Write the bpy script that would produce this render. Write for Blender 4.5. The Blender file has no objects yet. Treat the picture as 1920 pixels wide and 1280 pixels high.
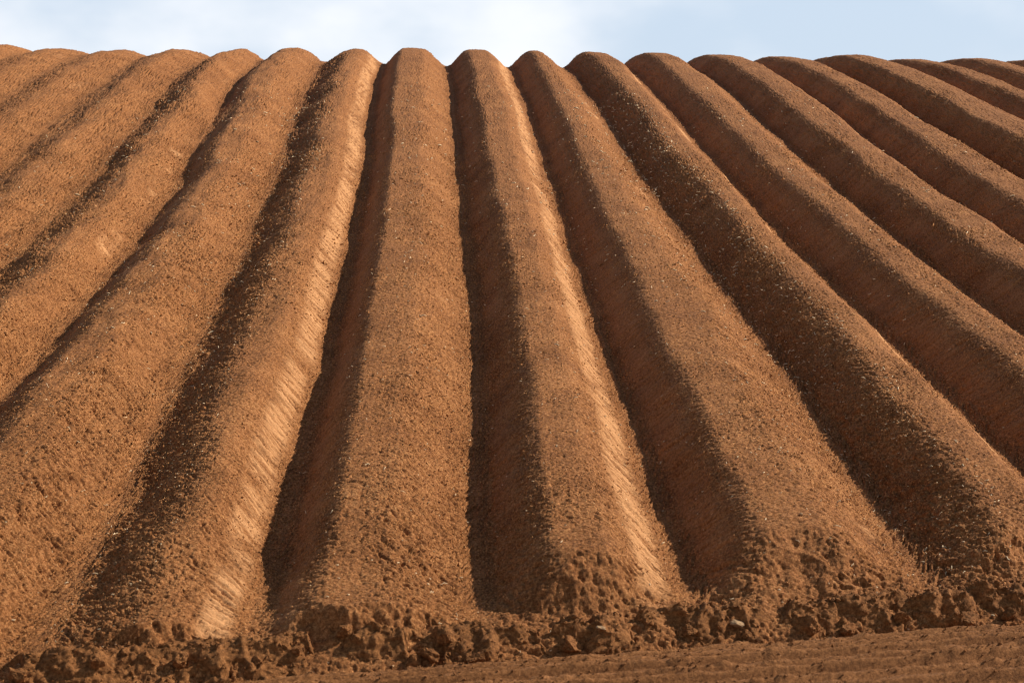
import bpy, math, random
import numpy as np

# ------------------------------------------------------------------ camera, sky, sun, exposure
sc = bpy.context.scene
COL = sc.collection
F_PX = 4000.0                       # focal length in pixels of the 1920 px wide frame
PITCH = math.radians(2.5)
CAM_H = 1.57
cam_d = bpy.data.cameras.new('camera')
cam = bpy.data.objects.new('camera', cam_d); COL.objects.link(cam)
cam.location = (0, 0, CAM_H)
cam.rotation_euler = (math.radians(90) - PITCH, 0, 0)
cam_d.sensor_width = 36.0
cam_d.lens = 36.0 * F_PX / 1920.0
cam_d.clip_start = 0.1
cam_d.clip_end = 20000.0
cam_d.dof.use_dof = True
cam_d.dof.focus_distance = 13.5
cam_d.dof.aperture_fstop = 6.5
sc.cycles.filter_width = 1.1
sc.camera = cam

SUN_EL, SUN_AZ = math.radians(37), math.radians(74)      # azimuth clockwise from the view direction (+Y)
world = bpy.data.worlds.new('World'); sc.world = world
world.use_nodes = True
wn, wl = world.node_tree.nodes, world.node_tree.links
wn.clear()
w_out = wn.new('ShaderNodeOutputWorld'); bg = wn.new('ShaderNodeBackground')
sky = wn.new('ShaderNodeTexSky'); sky.sky_type = 'NISHITA'; sky.sun_disc = False
sky.sun_elevation = SUN_EL; sky.sun_rotation = SUN_AZ
sky.air_density = 1.0; sky.dust_density = 1.2; sky.ozone_density = 1.0
tc = wn.new('ShaderNodeTexCoord')
sep = wn.new('ShaderNodeSeparateXYZ'); wl.new(tc.outputs['Generated'], sep.inputs[0])
noi = wn.new('ShaderNodeTexNoise'); noi.inputs['Scale'].default_value = 13.0
noi.inputs['Detail'].default_value = 4.0; noi.inputs['Roughness'].default_value = 0.45
mp = wn.new('ShaderNodeMapping'); mp.inputs['Location'].default_value = (3.1, 0.4, 1.7)
mp.inputs['Scale'].default_value = (1.0, 1.0, 1.7)
wl.new(tc.outputs['Generated'], mp.inputs[0]); wl.new(mp.outputs[0], noi.inputs['Vector'])
# a bank of cloud that thins out a little to the right of straight ahead
rm = wn.new('ShaderNodeMapRange'); rm.interpolation_type = 'SMOOTHSTEP'
rm.inputs['From Min'].default_value = 0.085; rm.inputs['From Max'].default_value = -0.02
rm.inputs['To Min'].default_value = -0.13; rm.inputs['To Max'].default_value = 0.22
wl.new(sep.outputs['X'], rm.inputs['Value'])
rl_ = wn.new('ShaderNodeMapRange'); rl_.interpolation_type = 'SMOOTHSTEP'      # thinner again to the left
rl_.inputs['From Min'].default_value = 0.0; rl_.inputs['From Max'].default_value = -0.10
rl_.inputs['To Min'].default_value = 0.0; rl_.inputs['To Max'].default_value = -0.15
wl.new(sep.outputs['X'], rl_.inputs['Value'])
a0 = wn.new('ShaderNodeMath'); a0.operation = 'ADD'
wl.new(rm.outputs[0], a0.inputs[0]); wl.new(rl_.outputs[0], a0.inputs[1])
ad = wn.new('ShaderNodeMath'); ad.operation = 'ADD'
wl.new(noi.outputs['Fac'], ad.inputs[0]); wl.new(a0.outputs[0], ad.inputs[1])
cr = wn.new('ShaderNodeMapRange'); cr.interpolation_type = 'SMOOTHSTEP'
cr.inputs['From Min'].default_value = 0.32; cr.inputs['From Max'].default_value = 0.80
cr.inputs['To Min'].default_value = 0.0; cr.inputs['To Max'].default_value = 1.0
wl.new(ad.outputs[0], cr.inputs['Value'])
mx = wn.new('ShaderNodeMix'); mx.data_type = 'RGBA'
lowc = wn.new('ShaderNodeMapRange'); lowc.interpolation_type = 'SMOOTHSTEP'      # the cloud bank lies low over the hill
lowc.inputs['From Min'].default_value = 0.42; lowc.inputs['From Max'].default_value = 0.16
wl.new(sep.outputs['Z'], lowc.inputs['Value'])
cm = wn.new('ShaderNodeMath'); cm.operation = 'MULTIPLY'
wl.new(cr.outputs[0], cm.inputs[0]); wl.new(lowc.outputs[0], cm.inputs[1])
wl.new(cm.outputs[0], mx.inputs['Factor'])
hz = wn.new('ShaderNodeMapRange'); hz.interpolation_type = 'SMOOTHSTEP'        # pale blue air low in the sky
hz.inputs['From Min'].default_value = 0.40; hz.inputs['From Max'].default_value = 0.14; hz.inputs['To Max'].default_value = 0.85
wl.new(sep.outputs['Z'], hz.inputs['Value'])
pale = wn.new('ShaderNodeMix'); pale.data_type = 'RGBA'
wl.new(hz.outputs[0], pale.inputs['Factor']); wl.new(sky.outputs[0], pale.inputs['A'])
pale.inputs['B'].default_value = (6.9, 8.2, 9.9, 1); wl.new(pale.outputs['Result'], mx.inputs['A'])
mx.inputs['B'].default_value = (10.2, 10.5, 11.0, 1)
wl.new(mx.outputs['Result'], bg.inputs['Color']); bg.inputs['Strength'].default_value = 0.084
wl.new(bg.outputs[0], w_out.inputs[0])

sun_d = bpy.data.lights.new('sun', 'SUN'); sun_d.energy = 5.0
sun_d.angle = math.radians(0.6); sun_d.color = (1.0, 0.93, 0.83)
sun = bpy.data.objects.new('sun', sun_d); COL.objects.link(sun)
sun.rotation_euler = (math.radians(90) - SUN_EL, 0, math.radians(180) - SUN_AZ)
sc.view_settings.view_transform = 'Standard'; sc.view_settings.look = 'None'
sc.view_settings.exposure = 0.20; sc.view_settings.gamma = 1.0

rng = np.random.default_rng(7); random.seed(7)

# ------------------------------------------------------------------ helpers
def tag(o, label=None, cat=None, group=None, kind=None):
    if label: o['label'] = label
    if cat: o['category'] = cat
    if group: o['group'] = group
    if kind: o['kind'] = kind
    return o

def mesh_obj(name, co, quads, mat, parent=None, attrs=None, smooth=True):
    me = bpy.data.meshes.new(name)
    n, f = len(co), len(quads)
    k = quads.shape[1]
    me.vertices.add(n); me.vertices.foreach_set('co', np.ascontiguousarray(co, np.float32).ravel())
    me.loops.add(f * k); me.loops.foreach_set('vertex_index', quads.astype(np.int32).ravel())
    me.polygons.add(f)
    me.polygons.foreach_set('loop_start', np.arange(0, f * k, k, dtype=np.int32))
    me.polygons.foreach_set('loop_total', np.full(f, k, np.int32))
    me.polygons.foreach_set('use_smooth', np.full(f, smooth, bool))
    me.update(calc_edges=True)
    for an, av in (attrs or {}).items():
        a = me.attributes.new(an, 'FLOAT', 'POINT')
        a.data.foreach_set('value', np.ascontiguousarray(av, np.float32).ravel())
    if mat: me.materials.append(mat)
    o = bpy.data.objects.new(name, me); COL.objects.link(o)
    if parent: o.parent = parent
    return o

def grid_quads(nr, nc):
    i = np.arange(nr - 1)[:, None] * nc + np.arange(nc - 1)[None, :]
    i = i.ravel()
    return np.stack([i, i + 1, i + nc + 1, i + nc], 1)

def _h(ix, iy, seed):
    h = (ix.astype(np.int64) * 374761393 + iy.astype(np.int64) * 668265263 + seed * 974711) & 0xffffffff
    h = ((h ^ (h >> 13)) * 1274126177) & 0xffffffff
    h = ((h ^ (h >> 16)) * 2246822519) & 0xffffffff
    return ((h ^ (h >> 15)) & 0xffffff).astype(np.float32) / np.float32(16777215)

def vnoise(x, y, seed=0):
    """smooth value noise in -1..1"""
    fx, fy = np.floor(x), np.floor(y)
    tx, ty = (x - fx).astype(np.float32), (y - fy).astype(np.float32)
    ix, iy = fx.astype(np.int32), fy.astype(np.int32)
    tx = tx * tx * (3 - 2 * tx); ty = ty * ty * (3 - 2 * ty)
    a, b = _h(ix, iy, seed), _h(ix + 1, iy, seed)
    c, d = _h(ix, iy + 1, seed), _h(ix + 1, iy + 1, seed)
    return ((a + (b - a) * tx) * (1 - ty) + (c + (d - c) * tx) * ty) * 2 - 1

def fbm(x, y, seed=0, octaves=4, gain=0.5):
    s, amp, tot = 0.0, 1.0, 0.0
    for o in range(octaves):
        s = s + amp * vnoise(x * 2.03 ** o + 17.3 * o, y * 2.03 ** o - 9.1 * o, seed + o)
        tot += amp; amp *= gain
    return s / tot

def clods(x, y, seed=0, fill=0.75):
    """round lumps on a jittered lattice: height 0..1 of the tallest lump over each point"""
    fx, fy = np.floor(x).astype(np.int32), np.floor(y).astype(np.int32)
    best = np.zeros(x.shape, np.float32)
    for dx in (-1, 0, 1):
        for dy in (-1, 0, 1):
            ix, iy = fx + dx, fy + dy
            px = ix + 0.15 + 0.7 * _h(ix, iy, seed); py = iy + 0.15 + 0.7 * _h(ix, iy, seed + 5)
            sz = _h(ix, iy, seed + 9)
            r = 0.22 + 0.5 * sz * sz
            d2 = ((x - px) ** 2 + (y - py) ** 2) / (r * r)
            hgt = np.sqrt(np.clip(1 - d2, 0, 1)) * r * (_h(ix, iy, seed + 13) < fill)
            best = np.maximum(best, hgt.astype(np.float32))
    return best

def blocks(x, y, seed=0, fill=0.75):
    """broken, flat-faced lumps with corners: height 0..~1"""
    fx, fy = np.floor(x).astype(np.int32), np.floor(y).astype(np.int32)
    best = np.zeros(x.shape, np.float32)
    for dx in (-1, 0, 1):
        for dy in (-1, 0, 1):
            ix, iy = fx + dx, fy + dy
            px = x - (ix + 0.15 + 0.7 * _h(ix, iy, seed)); py = y - (iy + 0.15 + 0.7 * _h(ix, iy, seed + 5))
            sz = _h(ix, iy, seed + 9); th = 6.283 * _h(ix, iy, seed + 21); r = 0.20 + 0.5 * sz * sz
            d = np.full(x.shape, -1e9, np.float32)
            for k in range(5):
                an = th + k * 1.257
                d = np.maximum(d, (px * np.cos(an) + py * np.sin(an)) * (.8 + .4 * _h(ix, iy, seed + 30 + k)))
            tx, ty = _h(ix, iy, seed + 40) - .5, _h(ix, iy, seed + 41) - .6
            h = np.minimum((1 - d / r) * 2.0, .75 + .5 * (tx * px + ty * py) / r) * r * (_h(ix, iy, seed + 13) < fill)
            best = np.maximum(best, h.astype(np.float32))
    return best

def sstep(a, b, x):
    t = np.clip((x - a) / (b - a), 0, 1); return t * t * (3 - 2 * t)

# ------------------------------------------------------------------ the lie of the land
S = 0.90                                                   # spacing of the ridges
YAW = 0.038                                                # the rows run slightly to the left
# furrow-bottom profile up the hill, slope in the camera's own frame over depth, then turned upright
_d = np.linspace(6.5, 60, 4000)
_sl = np.interp(_d, [6.5, 9.9, 13.7, 18.2, 22, 26, 29, 31, 33, 37, 60],
                    [.193, .193, .207, .235, .252, .243, .217, .160, .080, -.05, -.10])
_v = np.concatenate([[0], np.cumsum((_sl[1:] + _sl[:-1]) / 2 * np.diff(_d))])
_v = _v - np.interp(13.7, _d, _v)
_Y = _d * math.cos(PITCH) + _v * math.sin(PITCH)
_Z = CAM_H - _d * math.sin(PITCH) + _v * math.cos(PITCH)
def hill_z(x, y):
    z = np.interp(y, _Y, _Z)
    return z - (0.030 * np.minimum(x + 0.6, 0) + 0.018 * np.maximum(x + 0.6, 0)) * sstep(14, 30, y)
def row_end(x): return 8.11 + 0.222 * x                    # where the rows stop
def foot(x): return 7.80 + 0.238 * x                       # foot of the crumbled bank = edge of the track
def track_z(x, y): return 0.0 + 0.028 * np.clip(x, -6, 6)

DN = [8.3, 9.9, 13.7, 18.2, 31]
FUR = {-10: -11.6, -9: -10.6, -8: -9.6, -7: -8.6, -6: -7.6, -5: -6.6, -4: -5.65, -3: -4.65, -2: -3.62,
       -1: [-2.70, -2.70, -2.70, -2.70, -2.76], 0: [-1.64, -1.64, -1.66, -1.68, -1.74],
       1: [-.76, -.74, -.69, -.70, -.78], 2: [.225, .25, .32, .32, .27], 3: [1.14, 1.18, 1.24, 1.28, 1.27],
       4: [2.24, 2.29, 2.37, 2.32, 2.17], 5: [3.25, 3.25, 3.27, 3.24, 3.15], 6: 4.25, 7: 5.3, 8: 6.35,
       9: 7.45, 10: 8.45, 11: 9.5, 12: 10.5, 13: 11.5}
def furrow_x(j, y):
    k = FUR[j]
    k = np.full(y.shape, float(k)) if not isinstance(k, list) else np.interp(y, DN, k)
    amp = 0.018 if 1 <= j <= 5 else (.055 if j < 0 else .03)
    am2 = .012 if j > 0 else .026
    w = amp * vnoise(y * 0.33, y * 0 + j * 7.7, 31) + am2 * vnoise(y * 1.1, y * 0 + j * 3.1, 32) + .006 * vnoise(y * 3.7, y * 0 + j * 3.1, 33)
    return S * k - YAW * y + w

# ------------------------------------------------------------------ materials
def soil_material(name, dark, mid, light, slick_col=(0.56, 0.275, 0.110), bump=1.0):
    m = bpy.data.materials.new(name); m.use_nodes = True
    n, l = m.node_tree.nodes, m.node_tree.links
    bs = n['Principled BSDF']; bs.inputs['Roughness'].default_value = 0.92
    bs.inputs['Specular IOR Level'].default_value = 0.25
    g = n.new('ShaderNodeNewGeometry')
    def noise(scale, detail=3, rough=.6):
        t = n.new('ShaderNodeTexNoise'); t.inputs['Scale'].default_value = scale
        t.inputs['Detail'].default_value = detail; t.inputs['Roughness'].default_value = rough
        l.new(g.outputs['Position'], t.inputs['Vector']); return t
    a = noise(75, 5, .78); b = noise(2.3, 4, .55); c = noise(190, 2, .6)
    mxx = n.new('ShaderNodeMath'); mxx.operation = 'MULTIPLY_ADD'
    l.new(b.outputs['Fac'], mxx.inputs[0]); mxx.inputs[1].default_value = 0.20
    l.new(a.outputs['Fac'], mxx.inputs[2])
    ramp = n.new('ShaderNodeValToRGB'); e = ramp.color_ramp.elements
    e[0].position = 0.41; e[0].color = (*dark, 1); e[1].position = 0.80; e[1].color = (*light, 1)
    k = ramp.color_ramp.elements.new(0.595); k.color = (*mid, 1)
    l.new(mxx.outputs[0], ramp.inputs['Fac'])
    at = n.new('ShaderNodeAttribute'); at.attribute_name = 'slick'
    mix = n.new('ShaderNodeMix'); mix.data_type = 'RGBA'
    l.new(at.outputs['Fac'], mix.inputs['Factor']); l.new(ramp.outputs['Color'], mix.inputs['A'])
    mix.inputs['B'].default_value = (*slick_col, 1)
    # fine pale grains of sand and straw dust
    gr = n.new('ShaderNodeMapRange'); gr.inputs['From Min'].default_value = .71; gr.inputs['From Max'].default_value = .79
    l.new(c.outputs['Fac'], gr.inputs['Value'])
    mix2 = n.new('ShaderNodeMix'); mix2.data_type = 'RGBA'
    l.new(gr.outputs[0], mix2.inputs['Factor']); l.new(mix.outputs['Result'], mix2.inputs['A'])
    mix2.inputs['B'].default_value = (0.70, 0.42, 0.21, 1)
    l.new(mix2.outputs['Result'], bs.inputs['Base Color'])
    bp = n.new('ShaderNodeBump'); bp.inputs['Strength'].default_value = bump; bp.inputs['Distance'].default_value = 0.006
    bn = noise(130, 5, .75)
    l.new(bn.outputs['Fac'], bp.inputs['Height']); l.new(bp.outputs[0], bs.inputs['Normal'])
    return m
M_RIDGE = soil_material('ridge_soil', (.070, .023, .005), (.262, .096, .025), (.56, .26, .092))
M_CRUMB = soil_material('lightened_crumb', (.24, .09, .025), (.45, .20, .065), (.66, .36, .15))  # soil colour lightened to offset the shade on the crumbs' visible facets
M_BANK = soil_material('bank_soil', (.07, .024, .006), (.21, .080, .020), (.42, .18, .058))
M_TRACK = soil_material('track_soil', (.09, .032, .008), (.23, .09, .025), (.40, .175, .06))
def plain(name, col, rough=.85, var=.3):
    m = bpy.data.materials.new(name); m.use_nodes = True
    n, l = m.node_tree.nodes, m.node_tree.links; bs = n['Principled BSDF']
    bs.inputs['Roughness'].default_value = rough
    t = n.new('ShaderNodeTexNoise'); t.inputs['Scale'].default_value = 60; t.inputs['Detail'].default_value = 4
    r = n.new('ShaderNodeValToRGB'); e = r.color_ramp.elements
    e[0].position = .35; e[0].color = (*[c * (1 - var) for c in col], 1); e[1].position = .65; e[1].color = (*col, 1)
    g = n.new('ShaderNodeNewGeometry'); l.new(g.outputs['Position'], t.inputs['Vector'])
    l.new(t.outputs['Fac'], r.inputs['Fac']); l.new(r.outputs['Color'], bs.inputs['Base Color'])
    return m
M_STRAW = plain('straw', (.86, .62, .34), .6, .45)
M_STONE = plain('pale_stone', (.44, .26, .12), .95, .5)

# ------------------------------------------------------------------ ridges
def lump_mesh(P, N, size, seed):
    """irregular crumbs: an octahedron each, jittered, all in one array"""
    r = np.random.default_rng(seed); n = len(P)
    base = np.array([[1, 0, 0], [0, 1, 0], [-1, 0, 0], [0, -1, 0], [0, 0, 1], [0, 0, -1]], float)
    tri = np.array([[0, 1, 4], [1, 2, 4], [2, 3, 4], [3, 0, 4], [1, 0, 5], [2, 1, 5], [3, 2, 5], [0, 3, 5]])
    v = base[None] * (0.65 + 0.6 * r.random((n, 6, 1))) + 0.18 * r.standard_normal((n, 6, 3))
    q = r.standard_normal((n, 4)); q /= np.linalg.norm(q, axis=1)[:, None]
    w, x, y, z = q.T
    R = np.stack([1 - 2 * (y * y + z * z), 2 * (x * y - z * w), 2 * (x * z + y * w), 2 * (x * y + z * w), 1 - 2 * (x * x + z * z),
                  2 * (y * z - x * w), 2 * (x * z - y * w), 2 * (y * z + x * w), 1 - 2 * (x * x + y * y)], 1).reshape(n, 3, 3)
    v = np.einsum('nij,nkj->nki', R, v * (size[:, None, None] * (0.7 + .5 * r.random((n, 1, 3)))))
    v = v + (P + N * (size * 0.25)[:, None])[:, None, :]
    t = tri[None] + (np.arange(n) * 6)[:, None, None]
    return v.reshape(-1, 3), t.reshape(-1, 3)

NC = 200
def ridge_rows(j):
    xm = S * (np.mean(FUR[j]) + np.mean(FUR[j + 1])) / 2
    y = float(row_end(xm - 0.3)) - 0.45
    ys = []
    while y < 40:
        ys.append(y)
        px = 960 + F_PX * (xm - YAW * y) / y
        half = F_PX * S * 0.5 / y
        inside = -half - 60 < px < 1920 + half + 60
        if y > 33.5: inside = False
        y += 0.42 * y * y / 6186 * (1 if inside else 5) + 0.0005
    return np.array(ys)

# per ridge: height, left and right flank widths, left roughness, right roughness, length of the tapering end, end sink, crown shift
SPEC = {}
for j in range(-10, 13):
    SPEC[j] = dict(h=0.245, wl=.32, wr=.33, rl=.35, rr=.5, taper=.12, bx=0.0, lump=1.0, wig=.02, sink=.35)
for j in range(-10, -3): SPEC[j].update(h=.095, wl=.44, wr=.44, rl=.8, rr=.8, lump=1.7, wig=.025)
SPEC[-5].update(h=.08); SPEC[-6].update(h=.115)
SPEC[-3].update(rl=.7, rr=.9, lump=2.8, h=.12, wl=.44, wr=.44, wig=.05)
SPEC[-2].update(rl=1.0, rr=.8, wl=.44, wr=.36, lump=3.2, h=.185, wig=.10)
SPEC[-1].update(rl=.3, rr=.95, wl=.36, wr=.42, h=.20, lump=2.5, wig=.075, bx=-.03)
SPEC[0].update(rl=1.0, rr=.40, wl=.41, wr=.33, h=.215, lump=1.9, taper=.03, wig=.04, bx=.02, sink=.5)
SPEC[1].update(rl=.25, rr=.85, wl=.27, wr=.38, taper=.03, bx=-.03, sink=.5)
SPEC[2].update(rl=.55, rr=.34, wl=.31, wr=.34, taper=.30, sink=.12)
SPEC[3].update(rl=.25, rr=.8, wl=.32, wr=.40, taper=.36, bx=.02, sink=.10)
SPEC[4].update(rl=1.0, rr=.5, wl=.36, wr=.32, taper=.35)
SPEC[5].update(rl=.25, rr=.9, wl=.33, wr=.38)
SPEC[6].update(rl=.5, rr=.5)
SPEC[7].update(rr=.9, wr=.36, h=.235)
SPEC[8].update(rl=.9, rr=.6, wl=.30, h=.275, wig=.035)
SPEC[9].update(h=.23)

def build_ridge(j, label):
    sp = SPEC[j]
    ys = ridge_rows(j); nr = len(ys)
    Y = np.repeat(ys[:, None], NC, 1)
    xl, xr = furrow_x(j, ys)[:, None], furrow_x(j + 1, ys)[:, None]
    t = np.linspace(-.010, 1.010, NC)[None, :]          # a touch past the furrow line so neighbours overlap
    X = xl + (xr - xl) * t
    wid = (xr - xl)
    # height of the ridge's cross-section
    xc = (xl + xr) / 2 + sp['bx'] + sp['wig'] * vnoise(Y * .6, Y * 0 + j, 51) + .4 * sp['wig'] * vnoise(Y * 1.9, Y * 0 + j, 151) + (sp['wl'] - sp['wr']) * 0.35
    side = X - xc; left = side < 0
    hw_l, hw_r = xc - xl, xr - xc
    wl = np.minimum(sp['wl'] * (1 + .07 * vnoise(Y * .8, Y * 0 + j * 2., 52)), hw_l - .02)
    wr = np.minimum(sp['wr'] * (1 + .12 * vnoise(Y * .8, Y * 0 + j * 2.7, 53)), hw_r - .02)
    e = np.where(side < 0, (-side - (hw_l - .015 - wl)) / wl, (side - (hw_r - .015 - wr)) / wr)
    e = np.clip(e, 0, 1) ** .94
    prof = 1 - (0.80 * e * e * (3 - 2 * e) + 0.20 * e) ** 1.15
    dome = np.minimum(np.abs(side), np.where(left, hw_l - .015 - wl, hw_r - .015 - wr))
    prof = prof - 0.10 * (np.abs(side) - .5 * dome) * 0 - 1.1 * dome ** 2
    hh = sp['h'] * (1 + (.02 + 1.6 * sp['wig']) * vnoise(Y * .55, Y * 0 + j * 4., 54))
    ye = row_end(X)
    inl = Y - ye
    env = sstep(-0.07, sp['taper'], inl + 0.13 * fbm(X * 5, Y * 5, 55, 4) - .03)
    sink = 1 - sp['sink'] * sstep(1.3, .05, inl)
    Z = hill_z(X, Y) + prof * hh * env * sink
    # past the row end the strip dives under the bank
    Z -= sstep(0.0, -0.4, inl) * 0.22
    # surface normals of the smooth shape
    def normals(Z):
        Px = np.stack(np.gradient(X, axis=1)[None] if False else [np.gradient(X, axis=1), np.gradient(Y, axis=1), np.gradient(Z, axis=1)], -1)
        Py = np.stack([np.gradient(X, axis=0), np.gradient(Y, axis=0), np.gradient(Z, axis=0)], -1)
        N = np.cross(Px, Py); return N / np.linalg.norm(N, axis=2)[..., None]
    N = normals(Z)
    # arc length across
    ds = np.hypot(np.diff(X, axis=1), np.diff(Z, axis=1))
    A = np.concatenate([np.zeros((nr, 1)), np.cumsum(ds, 1)], 1) + j * 13.7
    flank = sstep(0.1, .45, e) * sstep(1.0, .75, e)
    toe = sstep(.62, .95, e)
    base_r = np.where(left, sp['rl'], sp['rr'])
    patch = fbm(X * 2.2, Y * 1.1, 61, 3)
    rough = base_r * (0.35 + .5 * sstep(.0, .35, e)) + .30 * toe + .35 * patch
    rough = rough + .15 * (1 - env)
    rough = np.clip(rough, .12, 1.3)
    seam = sstep(.10, .0, np.minimum(t, 1 - t))           # neighbours share one furrow: same soil on both sides
    rough = rough * (1 - seam) + .60 * seam
    lumpy = sp['lump'] * (1 - seam) + seam
    # smeared, slick band low on each flank
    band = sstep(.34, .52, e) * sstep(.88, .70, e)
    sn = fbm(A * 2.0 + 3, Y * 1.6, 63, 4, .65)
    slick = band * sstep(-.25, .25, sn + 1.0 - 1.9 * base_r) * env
    lean = np.where(left, -0.8, 0.8) * (1 - seam)
    lean = lean * sstep(.0, .5, inl)
    Q = Y + lean * (np.abs(side) - .12) * (e > 0)         # lines of equal Q run slantwise down the flanks
    arc = A - j * 13.7
    warp = .02 * vnoise(X * 9, Y * 7, 66) + .05 * vnoise(X * 2.5, Y * 2.5, 68)
    st = vnoise((Q + warp) * 42, side * 4, 64) * .5 + vnoise((Q + warp) * 95, side * 9, 65) * .5
    el = .16 if sp['sink'] > .4 else .40
    ends = (.45 if sp['sink'] > .2 else .5) * sstep(el, .0, inl + .06 * fbm(X * 6, Y * 6, 174, 3))
    streak_z = (1 - ends) * flank * (0.30 + .80 * slick) * (.5 + .5 * sstep(-.3, .3, vnoise(X * 3, Y * 3, 67)))
    disp = 0.011 * lumpy * fbm(X * 5.5, Y * 1.3, 71, 3) + .004 * fbm(X * 8, Y * 5, 70, 2)
    disp += (.026 if j < 0 else .006) * (1 - seam) * fbm(X * 2.6, Y * .7, 69, 2)
    disp += 0.009 * rough * fbm(X * 14, Y * 12, 72, 3)
    keep = rough * (1 - .75 * slick)
    ends = ends * (1 - seam)
    disp += ends * (.014 * blocks(X * 12, Y * 16, 171, .4) + .014 * blocks(X * 30, Y * 34, 172, .6) + .015 * fbm(X * 9, Y * 14, 173, 5, .6))
    bigk = np.clip(keep - .4, 0, 1) * env * (1 - seam)
    hf = 1 - .8 * sstep(.05, .0, np.minimum(t, 1 - t))
    disp += 0.022 * clods(X * 16, Q * 17, 73, .30) * bigk
    disp += 0.014 * clods(X * 30, Q * 40, 74, .60) * np.clip(keep, 0, 1)
    disp += hf * 0.008 * clods(X * 62, Q * 95, 75, .8) * (.25 + .75 * keep)
    shoulder = sstep(0, .12, e) * sstep(.75, .3, e) * (~left)
    disp -= 0.017 * sstep(.32, .68, vnoise(X * 34, Q * 60, 76)) * (.12 + keep * (.8 + .9 * shoulder))
    disp -= hf * 0.013 * sstep(.36, .66, vnoise(X * 62, Q * 90, 176)) * (.25 + .75 * keep)     # little dark pits
    disp += 0.0040 * fbm(X * 22, (Y + warp) * 120, 77, 2)                          # fine lines drawn across the crown
    disp += 0.0085 * st * streak_z
    grit = _h(np.arange(nr, dtype=np.int32)[:, None] + 0 * Y.astype(np.int32), np.arange(NC, dtype=np.int32)[None, :] + 0 * Y.astype(np.int32), 600 + j) - .5
    disp += hf * 0.0034 * grit * (.45 + .55 * np.clip(keep, 0, 1)) * (1 - .5 * slick)
    disp += hf * 0.0050 * fbm(X * 85, Q * 120, 79, 2) * (.5 + .5 * keep)
    disp -= 0.015 * sstep(.40, .80, vnoise(Q * 48 + 3, side * 6, 78)) * (1 - ends) * flank
    P = np.stack([X, Y, Z], -1) + N * disp[..., None]
    P[:, 0, 2] -= .002; P[:, -1, 2] -= .002
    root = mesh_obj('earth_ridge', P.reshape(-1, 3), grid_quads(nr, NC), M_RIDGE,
                    attrs={'slick': slick * np.where(left, .22, 1) * sstep(-.45, .35, st)})  # smear colour cut on left flanks, so their shade is partly in the colour
    tag(root, label, 'ridge', 'ploughed ridges running up the hillside')
    # loose crumbs, more of them where the soil is rough
    r = np.random.default_rng(100 + j)
    vis = (ys > ys[0] + .3) & (ys < 22)
    px = 960 + F_PX * ((xl + xr)[:, 0] / 2) / ys
    vis &= (px > -300) & (px < 2220)
    dy = np.gradient(ys)
    rowdens = np.where(vis, dy * np.clip(11.0 / ys, .2, 1.4) ** 2, 0)
    if rowdens.sum() > 0:
        cnt = int(rowdens.sum() * 3600)
        ri = r.choice(nr, cnt * 2, p=rowdens / rowdens.sum()); ci = r.integers(2, NC - 2, cnt * 2)
        ok = r.random(cnt * 2) < np.clip(keep[ri, ci] * 1.1 + .08, 0, 1) * (0.3 + .7 * sstep(-.3, .4, patch[ri, ci] + toe[ri, ci]))
        ri, ci = ri[ok], ci[ok]
        jit = r.random(len(ri))[:, None] * 0.9
        pp = P[ri, ci] * (1 - jit) + P[np.minimum(ri + 1, nr - 1), ci] * jit
        size = 0.0015 + 0.0050 * r.random(len(ri)) ** 4 + .006 * r.random(len(ri)) * (r.random(len(ri)) < .012)
        size *= np.clip(pp[:, 1] / 10, .85, 1.7)
        v, f = lump_mesh(pp, N[ri, ci], size, 200 + j)
        c = mesh_obj('crumbs', v, f, M_CRUMB, root, smooth=False)
        c['kind'] = 'stuff'
    return P, N, ys

RIDGE_LABELS = {
 -7: 'outermost low ridge on the left, just beyond the top left corner',
 -6: 'low ridge cut off by the top left corner of the photo, only its crest showing',
 -5: 'flat low ridge meeting the left edge just below the top left corner',
 -4: 'flat low lit ridge, third hump along the skyline from the left edge',
 -3: 'broad flat ridge left of the lumpy ridge, fourth skyline hump from the left edge',
 -2: 'lumpy ridge with a rough shaded left flank, just left of the thin wavy black furrow',
 -1: 'wide sunlit ridge with cloddy right side, just right of the thin wavy black furrow',
 0: 'ridge in the lower left with streaked bright right flank and rough shaded left flank',
 1: 'smooth straight ridge with a wide clean shadow on its left, ending low left of centre',
 2: 'central ridge with a bright slick streaked strip along its right flank and dark end mound',
 3: 'ridge right of the central one, smooth brown shaded left flank, crumbly lit right flank',
 4: 'ridge with a very rough crumbly shaded left flank flecked with straw, right of centre',
 5: 'ridge with smooth dark left flank leaving the right edge just below mid height',
 6: 'broad ridge with evenly shaded left flank leaving the right edge just above mid height',
 7: 'rounded ridge leaving the right edge a third down, just below the deep dark furrow',
 8: 'ridge just above the deep dark furrow in the top right',
 9: 'smooth low ridge second from the top right corner against the sky',
 10: 'last ridge in the top right corner, only its crest showing',
 11: 'outermost ridge on the right, just beyond the top right corner',
}
RP = {}
for j in range(-7, 12):
    RP[j] = build_ridge(j, RIDGE_LABELS[j])

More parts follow.
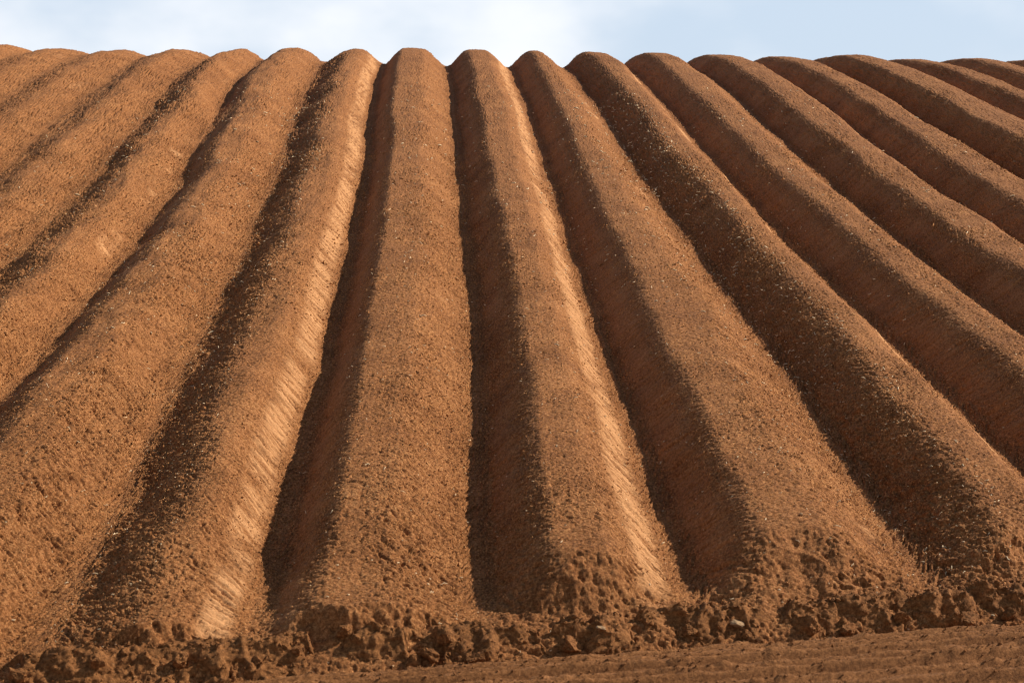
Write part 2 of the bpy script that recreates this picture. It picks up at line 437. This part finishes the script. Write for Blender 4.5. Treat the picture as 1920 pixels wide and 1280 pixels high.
# ------------------------------------------------------------------ ground under and around, to the horizon
gx = np.concatenate([-np.geomspace(4000, 14, 26), np.linspace(-12, 14, 50), np.geomspace(16, 4000, 26)])
gy = np.concatenate([[-4000, -1500, -500, -150, -50, -20, -8, 0, 4, 6], np.linspace(6.5, 45, 90), [50, 55, 60, 70, 90, 130, 250, 600, 1500, 4000]])
GX, GY = np.meshgrid(gx, gy)
blend = sstep(-.45, .15, GY - row_end(GX))
flat = track_z(GX, GY) - 0.12
far = np.clip(GY, None, 58)
GZ = np.where(GY > 6.5, flat * (1 - blend) + (hill_z(np.clip(GX, -30, 30), far) - 0.10) * blend, flat)
gcut = sstep(3.0, 20., np.abs(GX))
mesh_obj('ground', np.stack([GX, GY, GZ], -1).reshape(-1, 3), grid_quads(len(gy), len(gx)), M_TRACK)['kind'] = 'structure'

# ------------------------------------------------------------------ crumbled bank at the end of the rows
bx_ = np.arange(-3.2, 4.2, 0.005)
nv = 190
BX = np.repeat(bx_[None, :], nv, 0)
tv = np.linspace(-0.3, 1.30, nv)[:, None]                         # 0 at the foot, 1 at the row end
w = (row_end(BX) - foot(BX))
w = np.clip(w, .16, 1)
edge = 0.05 * fbm(BX * 3, BX * 0 + 2, 81, 3)
BY = foot(BX) + edge + w * tv
zt, zf = hill_z(BX, BY) + 0.004, track_z(BX, BY)
rise = sstep(0.30, .80, tv + .12 * fbm(BX * 6, BY * 6, 82, 3))
BZ = zf * (1 - rise) + zt * rise
lumpm = sstep(-.20, .08, tv) * sstep(1.30, .85, tv)
wx = BX + .016 * fbm(BX * 11, BY * 11, 88, 3) + .006 * fbm(BX * 60, BY * 60, 188, 2)
wy = BY + .016 * fbm(BX * 11 + 5, BY * 11, 89, 3) + .006 * fbm(BX * 60 + 9, BY * 60, 189, 2)
big = blocks(wx * 5.6, wy * 7.0, 83, .6)
med = blocks(wx * 13, wy * 15, 84, .6)
sml = blocks(wx * 30, wy * 34, 85, .6)
rdg = 1 - np.abs(fbm(BX * 7, BY * 9, 86, 5, .6)) * 2.2
patchb = sstep(-.35, .35, fbm(BX * 1.7, BY * 2, 183, 2))
BZ += .055 * lumpm * sstep(.55, .95, tv) + lumpm * ((.35 + .65 * patchb) * (0.050 * big + 0.022 * med) + 0.007 * sml + 0.026 * rdg - .034)
BZ += (0.010 * fbm(BX * 45, BY * 45, 87, 3) + .005 * clods(BX * 75, BY * 78, 187, .8)) * lumpm
BZ -= .070 * sstep(.15, .45, fbm(BX * 6 + 3, BY * 8, 186, 3)) * lumpm       # hollows between the clods
BZ -= sstep(-.12, -.3, tv) * .03 + sstep(1.0, 1.30, tv) * .05
BY = BY - lumpm * (0.05 * big + .03 * med + .012 * fbm(BX * 30, BZ * 60, 190, 3))                        # clods lean out over the track
bank = mesh_obj('soil_bank', np.stack([BX, BY, BZ], -1).reshape(-1, 3), grid_quads(nv, len(bx_)), M_BANK)
bank['kind'] = 'structure'

# ------------------------------------------------------------------ dirt track with wheel lines
tx_ = np.concatenate([np.linspace(-16, -3, 60), np.arange(-2.95, 3.6, 0.009), np.linspace(3.7, 16, 60)])
to_ = np.concatenate([np.linspace(-7.5, -1.0, 60), np.arange(-0.98, 0.16, 0.007)])
TX, TO = np.meshgrid(tx_, to_)
TY = foot(TX) + TO
TZ = track_z(TX, TY) + 0.004 + 0 * TX
wob = TO + .02 * fbm(TX * 1.2, TO * 3, 90, 3)
led = [(-.03, .025), (-.11, .03), (-.22, .045), (-.36, .03), (-.47, .045), (-.62, .03), (-.80, .05)]                  # pressed ledges left by wheels, broken on the near side
for c, a in led:
    q_ = (wob - c)
    TZ += a * sstep(-.035, -.008, q_) * np.exp(-np.clip(q_, 0, 1) / .11)
rutm = np.zeros_like(TZ)
for (c, a), (c2, _) in zip(led[:-1], led[1:]): rutm += sstep(c - .03, c - .06, wob) * sstep(c2 + .02, c2 + .09, wob)
TZ += rutm * (.020 * blocks(TX * 13, TO * 15, 95, .6) + .02 * clods(TX * 27, TO * 32, 96, .7) - .022)
TZ += 0.022 * fbm(TX * 5, TO * 22, 91, 6, .68) + .022 * blocks(TX * 16, TO * 20, 92, .45) * sstep(.0, .5, fbm(TX * 2, TO * 7, 93, 2) + .25) + .007 * clods(TX * 60, TO * 70, 94, .7)
trk = mesh_obj('track', np.stack([TX, TY, TZ], -1).reshape(-1, 3), grid_quads(len(to_), len(tx_)), M_TRACK)
trk['kind'] = 'structure'

# ------------------------------------------------------------------ stones and straw lying on the soil
ALL_P = np.concatenate([RP[j][0].reshape(-1, 3) for j in RP] + [np.stack([BX, BY, BZ], -1).reshape(-1, 3)])
ALL_J = np.concatenate([np.full(RP[j][0].shape[0] * NC, j) for j in RP] + [np.full(BX.size, 99)])
_c, _s = math.cos(PITCH), math.sin(PITCH)
_dep = ALL_P[:, 1] * _c - (ALL_P[:, 2] - CAM_H) * _s
_up = ALL_P[:, 1] * _s + (ALL_P[:, 2] - CAM_H) * _c
_px = 960 + F_PX * ALL_P[:, 0] / _dep; _py = 640 - F_PX * _up / _dep
def spot(x, y):
    """the soil surface point seen at that place of the photograph"""
    ok = np.where((np.abs(_px - x) < 5) & (np.abs(_py - y) < 4))[0]
    return ALL_P[ok[np.argmin(_dep[ok])]]

def pebble(p, size, label, seed):
    import bmesh
    from mathutils import noise as pn, Vector
    r = random.Random(seed); bm = bmesh.new(); po = Vector((seed * 1.7, seed * .9, 2))
    bmesh.ops.create_icosphere(bm, subdivisions=4, radius=1)
    cuts = [(r.gauss(0, 1), r.gauss(0, 1), r.gauss(0, 1), r.uniform(.62, .9)) for _ in range(9)]
    for v in bm.verts:
        for a, b, c, d in cuts:
            l = math.sqrt(a * a + b * b + c * c); t = (v.co.x * a + v.co.y * b + v.co.z * c) / l - d
            if t > 0: v.co.x -= a / l * t; v.co.y -= b / l * t; v.co.z -= c / l * t
        f_ = 1 + .22 * pn.noise(v.co * 1.9 + po) + .10 * pn.noise(v.co * 6 + po)
        v.co.x *= size[0] * f_; v.co.y *= size[1] * f_; v.co.z *= size[2] * f_
    me = bpy.data.meshes.new('stone'); bm.to_mesh(me); bm.free()
    for q in me.polygons: q.use_smooth = True
    me.materials.append(M_STONE)
    o = bpy.data.objects.new('stone', me); COL.objects.link(o)
    o.location = (p[0], p[1], p[2] + size[2] * .1); o.rotation_euler = (r.uniform(-.2, .2), r.uniform(-.2, .2), r.uniform(0, 3))
    tag(o, label, 'stone', 'pale stones lying on the soil')
for i, (x, y, sz, lb) in enumerate([
    (1380, 1166, (.034, .03, .013), 'largest pale flat stone, lying on the crumbled bank below the shaded furrow'),
    (1130, 1180, (.022, .018, .006), 'thin pale flat stone on the crumbled bank below the central ridge'),
    (1552, 1195, (.011, .011, .009), 'small white stone at the foot of the bank, right of the large flat stone'),
    (612, 1008, (.007, .008, .006), 'tiny white stone on the shadow edge of the smooth ridge left of centre'),
    (213, 1052, (.010, .010, .007), 'tan pebble on the shaded left flank of the streaked lower left ridge'),
    (487, 264, (.016, .016, .011), 'white pebble high up on the wide sunlit ridge left of centre'),
    (1897, 300, (.018, .018, .013), 'white pebble near the right edge under the deep dark furrow'),
    (1501, 962, (.008, .008, .006), 'pale pebble on the crest of the ridge with crumbly right flank'),
    (585, 199, (.014, .014, .010), 'pale pebble close to the skyline in a furrow left of centre'),
]): pebble(spot(x, y), sz, lb, 40 + i)

def stalk_mesh(P, L, W, seed):
    r = np.random.default_rng(seed); n = len(P)
    az = r.random(n) * 2 * np.pi; el = r.normal(.15, .35, n)
    d = np.stack([np.cos(az) * np.cos(el), np.sin(az) * np.cos(el), np.sin(el)], 1)
    u = np.cross(d, [0, 0, 1.0]); u /= np.linalg.norm(u, axis=1)[:, None]; w = np.cross(u, d)
    ring = []
    for k, (t, wd) in enumerate(((-.5, .6), (-.1, 1), (.25, 1), (.5, .5))):
        c = P + d * (L * t)[:, None] + w * (L * .12 * (1 - 4 * t * t))[:, None] * np.sign(r.normal(size=n))[:, None] + np.array([0, 0, .002])
        for a in (0, 1, 2, 3):
            an = a * math.pi / 2
            ring.append(c + (u * math.cos(an) + w * math.sin(an)) * (W * wd)[:, None])
    v = np.stack(ring, 1).reshape(-1, 3); q = []
    for k in range(3):
        for a in range(4): q.append([k * 4 + a, k * 4 + (a + 1) % 4, k * 4 + 4 + (a + 1) % 4, k * 4 + 4 + a])
    q += [[3, 2, 1, 0], [12, 13, 14, 15]]
    q = np.array(q)[None] + (np.arange(n) * 16)[:, None, None]
    return v, q.reshape(-1, 4)
for i, (x, y, l, lb) in enumerate([
    (1053, 1014, .022, 'bright straw stalk on the crest of the central ridge near its lower end'),
    (998, 984, .014, 'short bright straw fleck on the shaded left edge of the central ridge'),
    (631, 842, .020, 'bright straw stalk in the clean shadow of the smooth ridge left of centre'),
    (814, 1110, .050, 'long straw stalk near the lower end of the smooth ridge left of centre'),
    (831, 1094, .035, 'upright straw stalk beside a longer one at the end of the smooth ridge'),
    (857, 926, .030, 'thin straw stalk standing by the long straight furrow below the centre'),
    (202, 947, .022, 'pale straw stalk in the furrow between the two lower left ridges'),
    (111, 672, .030, 'straw stalk near the left edge on the wide sunlit ridge'),
    (89, 747, .022, 'short straw stalk near the left edge, lower on the wide sunlit ridge'),
    (246, 546, .045, 'bright crossed straw stalk on the wide sunlit ridge beside the wavy black furrow'),
    (452, 526, .050, 'straw stalk upright in the rough furrow left of centre'),
    (506, 494, .045, 'straw stalk lying on the rough shaded flank left of centre'),
    (1374, 500, .060, 'curved straw stalk on the very rough shaded flank right of centre'),
    (1426, 545, .045, 'bright straw stalk on the rough shaded flank, below the curved one'),
    (1287, 400, .060, 'straw stalk high on the rough shaded flank right of centre'),
    (1615, 778, .025, 'bright straw fleck low on the very rough shaded flank to the right'),
    (1476, 800, .030, 'curved straw stalk on the crumbly lit flank right of centre'),
    (1570, 985, .035, 'straw stalk on the crumbly lit flank near the lower right'),
    (1082, 744, .026, 'pale straw stalk lying across the crest of the central ridge'),
]):
    v, q = stalk_mesh(np.zeros((1, 3)), np.array([l]), np.array([.0020 + .0014 * (y < 600)]), 300 + i)
    o = mesh_obj('straw_stalk', v, q, M_STRAW); o.location = spot(x, y) + np.array([0, 0, .003])
    tag(o, lb, 'straw', 'straw stalks lying on the ridges')

lit_p, lit_l, lit_w = [], [], []
for j, n in {-3: 150, -2: 300, -1: 420, 0: 560, 1: 330, 2: 260, 3: 520, 4: 1000, 5: 260, 6: 200, 7: 120}.items():
    P, N, ys = RP[j]; r = np.random.default_rng(900 + j)
    ok = np.where(ys < 26)[0]; wt = np.gradient(ys)[ok] / ys[ok]
    ri = r.choice(ok, n, p=wt / wt.sum()); hi = 0.5 if j in (-2, 0, 4) else 1.0
    ci = (r.random(n) ** (1.2 if hi < 1 else .8) * (NC - 8) * hi + 4).astype(int)
    p = P[ri, ci]; lit_p.append(p); sc_ = np.clip(p[:, 1] / 10, 1, 2.2)
    lit_l.append((.008 + .022 * r.random(n) ** 2) * sc_); lit_w.append((.0014 + .0018 * r.random(n)) * sc_)
v, q = stalk_mesh(np.concatenate(lit_p), np.concatenate(lit_l), np.concatenate(lit_w), 999)
lt = mesh_obj('straw_litter', v, q, M_STRAW)
tag(lt, 'tiny flecks of chopped straw scattered over the ridges', 'straw litter', kind='stuff')

# loose clods that broke off the bank, each a thing of its own, and fine crumbs between them
def clod(p, rad, label, seed):
    import bmesh
    from mathutils import noise as mn, Vector
    r = random.Random(seed); bm = bmesh.new()
    bmesh.ops.create_icosphere(bm, subdivisions=4, radius=1)
    cuts = [(Vector((r.gauss(0, 1), r.gauss(0, 1), r.gauss(0, 1))).normalized(), r.uniform(.45, .85)) for _ in range(12)]
    off = Vector((r.uniform(0, 50), r.uniform(0, 50), 3))
    sx, sy, sz = r.uniform(.8, 1.3), r.uniform(.7, 1.1), r.uniform(.65, .95)
    for v in bm.verts:
        for d, c in cuts:
            t = v.co.dot(d) - c
            if t > 0: v.co -= d * t
        n = v.co.normalized()
        v.co += n * (.16 * mn.noise(v.co * 2.3 + off) + .10 * mn.noise(v.co * 6 + off) + .07 * mn.noise(v.co * 15 + off))
        v.co = Vector((v.co.x * sx, v.co.y * sy, v.co.z * sz)) * rad
    me = bpy.data.meshes.new('clod'); bm.to_mesh(me); bm.free()
    me.materials.append(M_BANK)
    o = bpy.data.objects.new('clod', me); COL.objects.link(o)
    o.location = (p[0], p[1] - rad * .2, p[2] + rad * .15); o.rotation_euler = (r.uniform(-.4, .4), r.uniform(-.4, .4), r.uniform(0, 6))
    tag(o, label, 'clod', 'clods of earth along the crumbled bank')
for i, (x, y, rad, lb) in enumerate([
    (345, 1236, .036, 'dark rounded clod at the end of the streaked lower left ridge'),
    (190, 1240, .030, 'dark clod on the bank below the lower left ridge, left of a rounder one'),
    (30, 1262, .034, 'clod in the bottom left corner'),
    (800, 1225, .040, 'upright dark clod on the bank below the smooth ridge left of centre'),
    (895, 1232, .036, 'blocky clod on the bank directly below the long straight furrow'),
    (835, 1200, .026, 'small clod on top of the bank, left of the long straight furrow'),
    (640, 1185, .032, 'broken clod capping the end of the smooth ridge left of centre'),
    (1065, 1215, .045, 'large dark clod hollowed on its left, below the central ridge'),
    (1180, 1222, .030, 'rounded clod on the bank below and right of the central ridge'),
    (1290, 1180, .030, 'clod at the mouth of the smooth shaded furrow'),
    (1400, 1185, .026, 'small clod just under the largest pale flat stone'),
    (1520, 1172, .048, 'largest rounded clod on the bank, right of the largest pale flat stone'),
    (1585, 1180, .030, 'clod close to the right side of the largest rounded clod'),
    (1690, 1160, .034, 'clod on the bank below the mouth of the rough furrow, lower right'),
    (1820, 1160, .040, 'broad clod on the bank near the lower right edge'),
    (1890, 1150, .034, 'clod at the right edge of the photo on the bank'),
    (485, 1238, .028, 'clod at the mouth of the furrow left of the smooth ridge'),
    (560, 1218, .024, 'small clod at the foot of the shadow of the smooth ridge'),
]): clod(spot(x, y), rad * 1.1, lb, 70 + i)
r_ = np.random.default_rng(77)
gi = r_.integers(int(nv * .12), nv - 25, 11000); gj = r_.integers(2, len(bx_) - 2, 11000)
BP = np.stack([BX, BY, BZ], -1)[gi, gj]
v, q = lump_mesh(BP, np.tile([0, -.4, .9], (11000, 1)), .0018 + .010 * r_.random(11000) ** 4, 5)
bc = mesh_obj('crumbs', v, q, M_BANK, bank, smooth=False); bc['kind'] = 'stuff'
ti = r_.integers(60, len(to_), 26000); tj = r_.integers(60, len(tx_) - 60, 26000)
v, q = lump_mesh(np.stack([TX, TY, TZ], -1)[ti, tj], np.tile([0, 0, 1.], (26000, 1)), .0015 + .006 * r_.random(26000) ** 5, 6)
tc_ = mesh_obj('crumbs', v, q, M_TRACK, trk, smooth=False); tc_['kind'] = 'stuff'
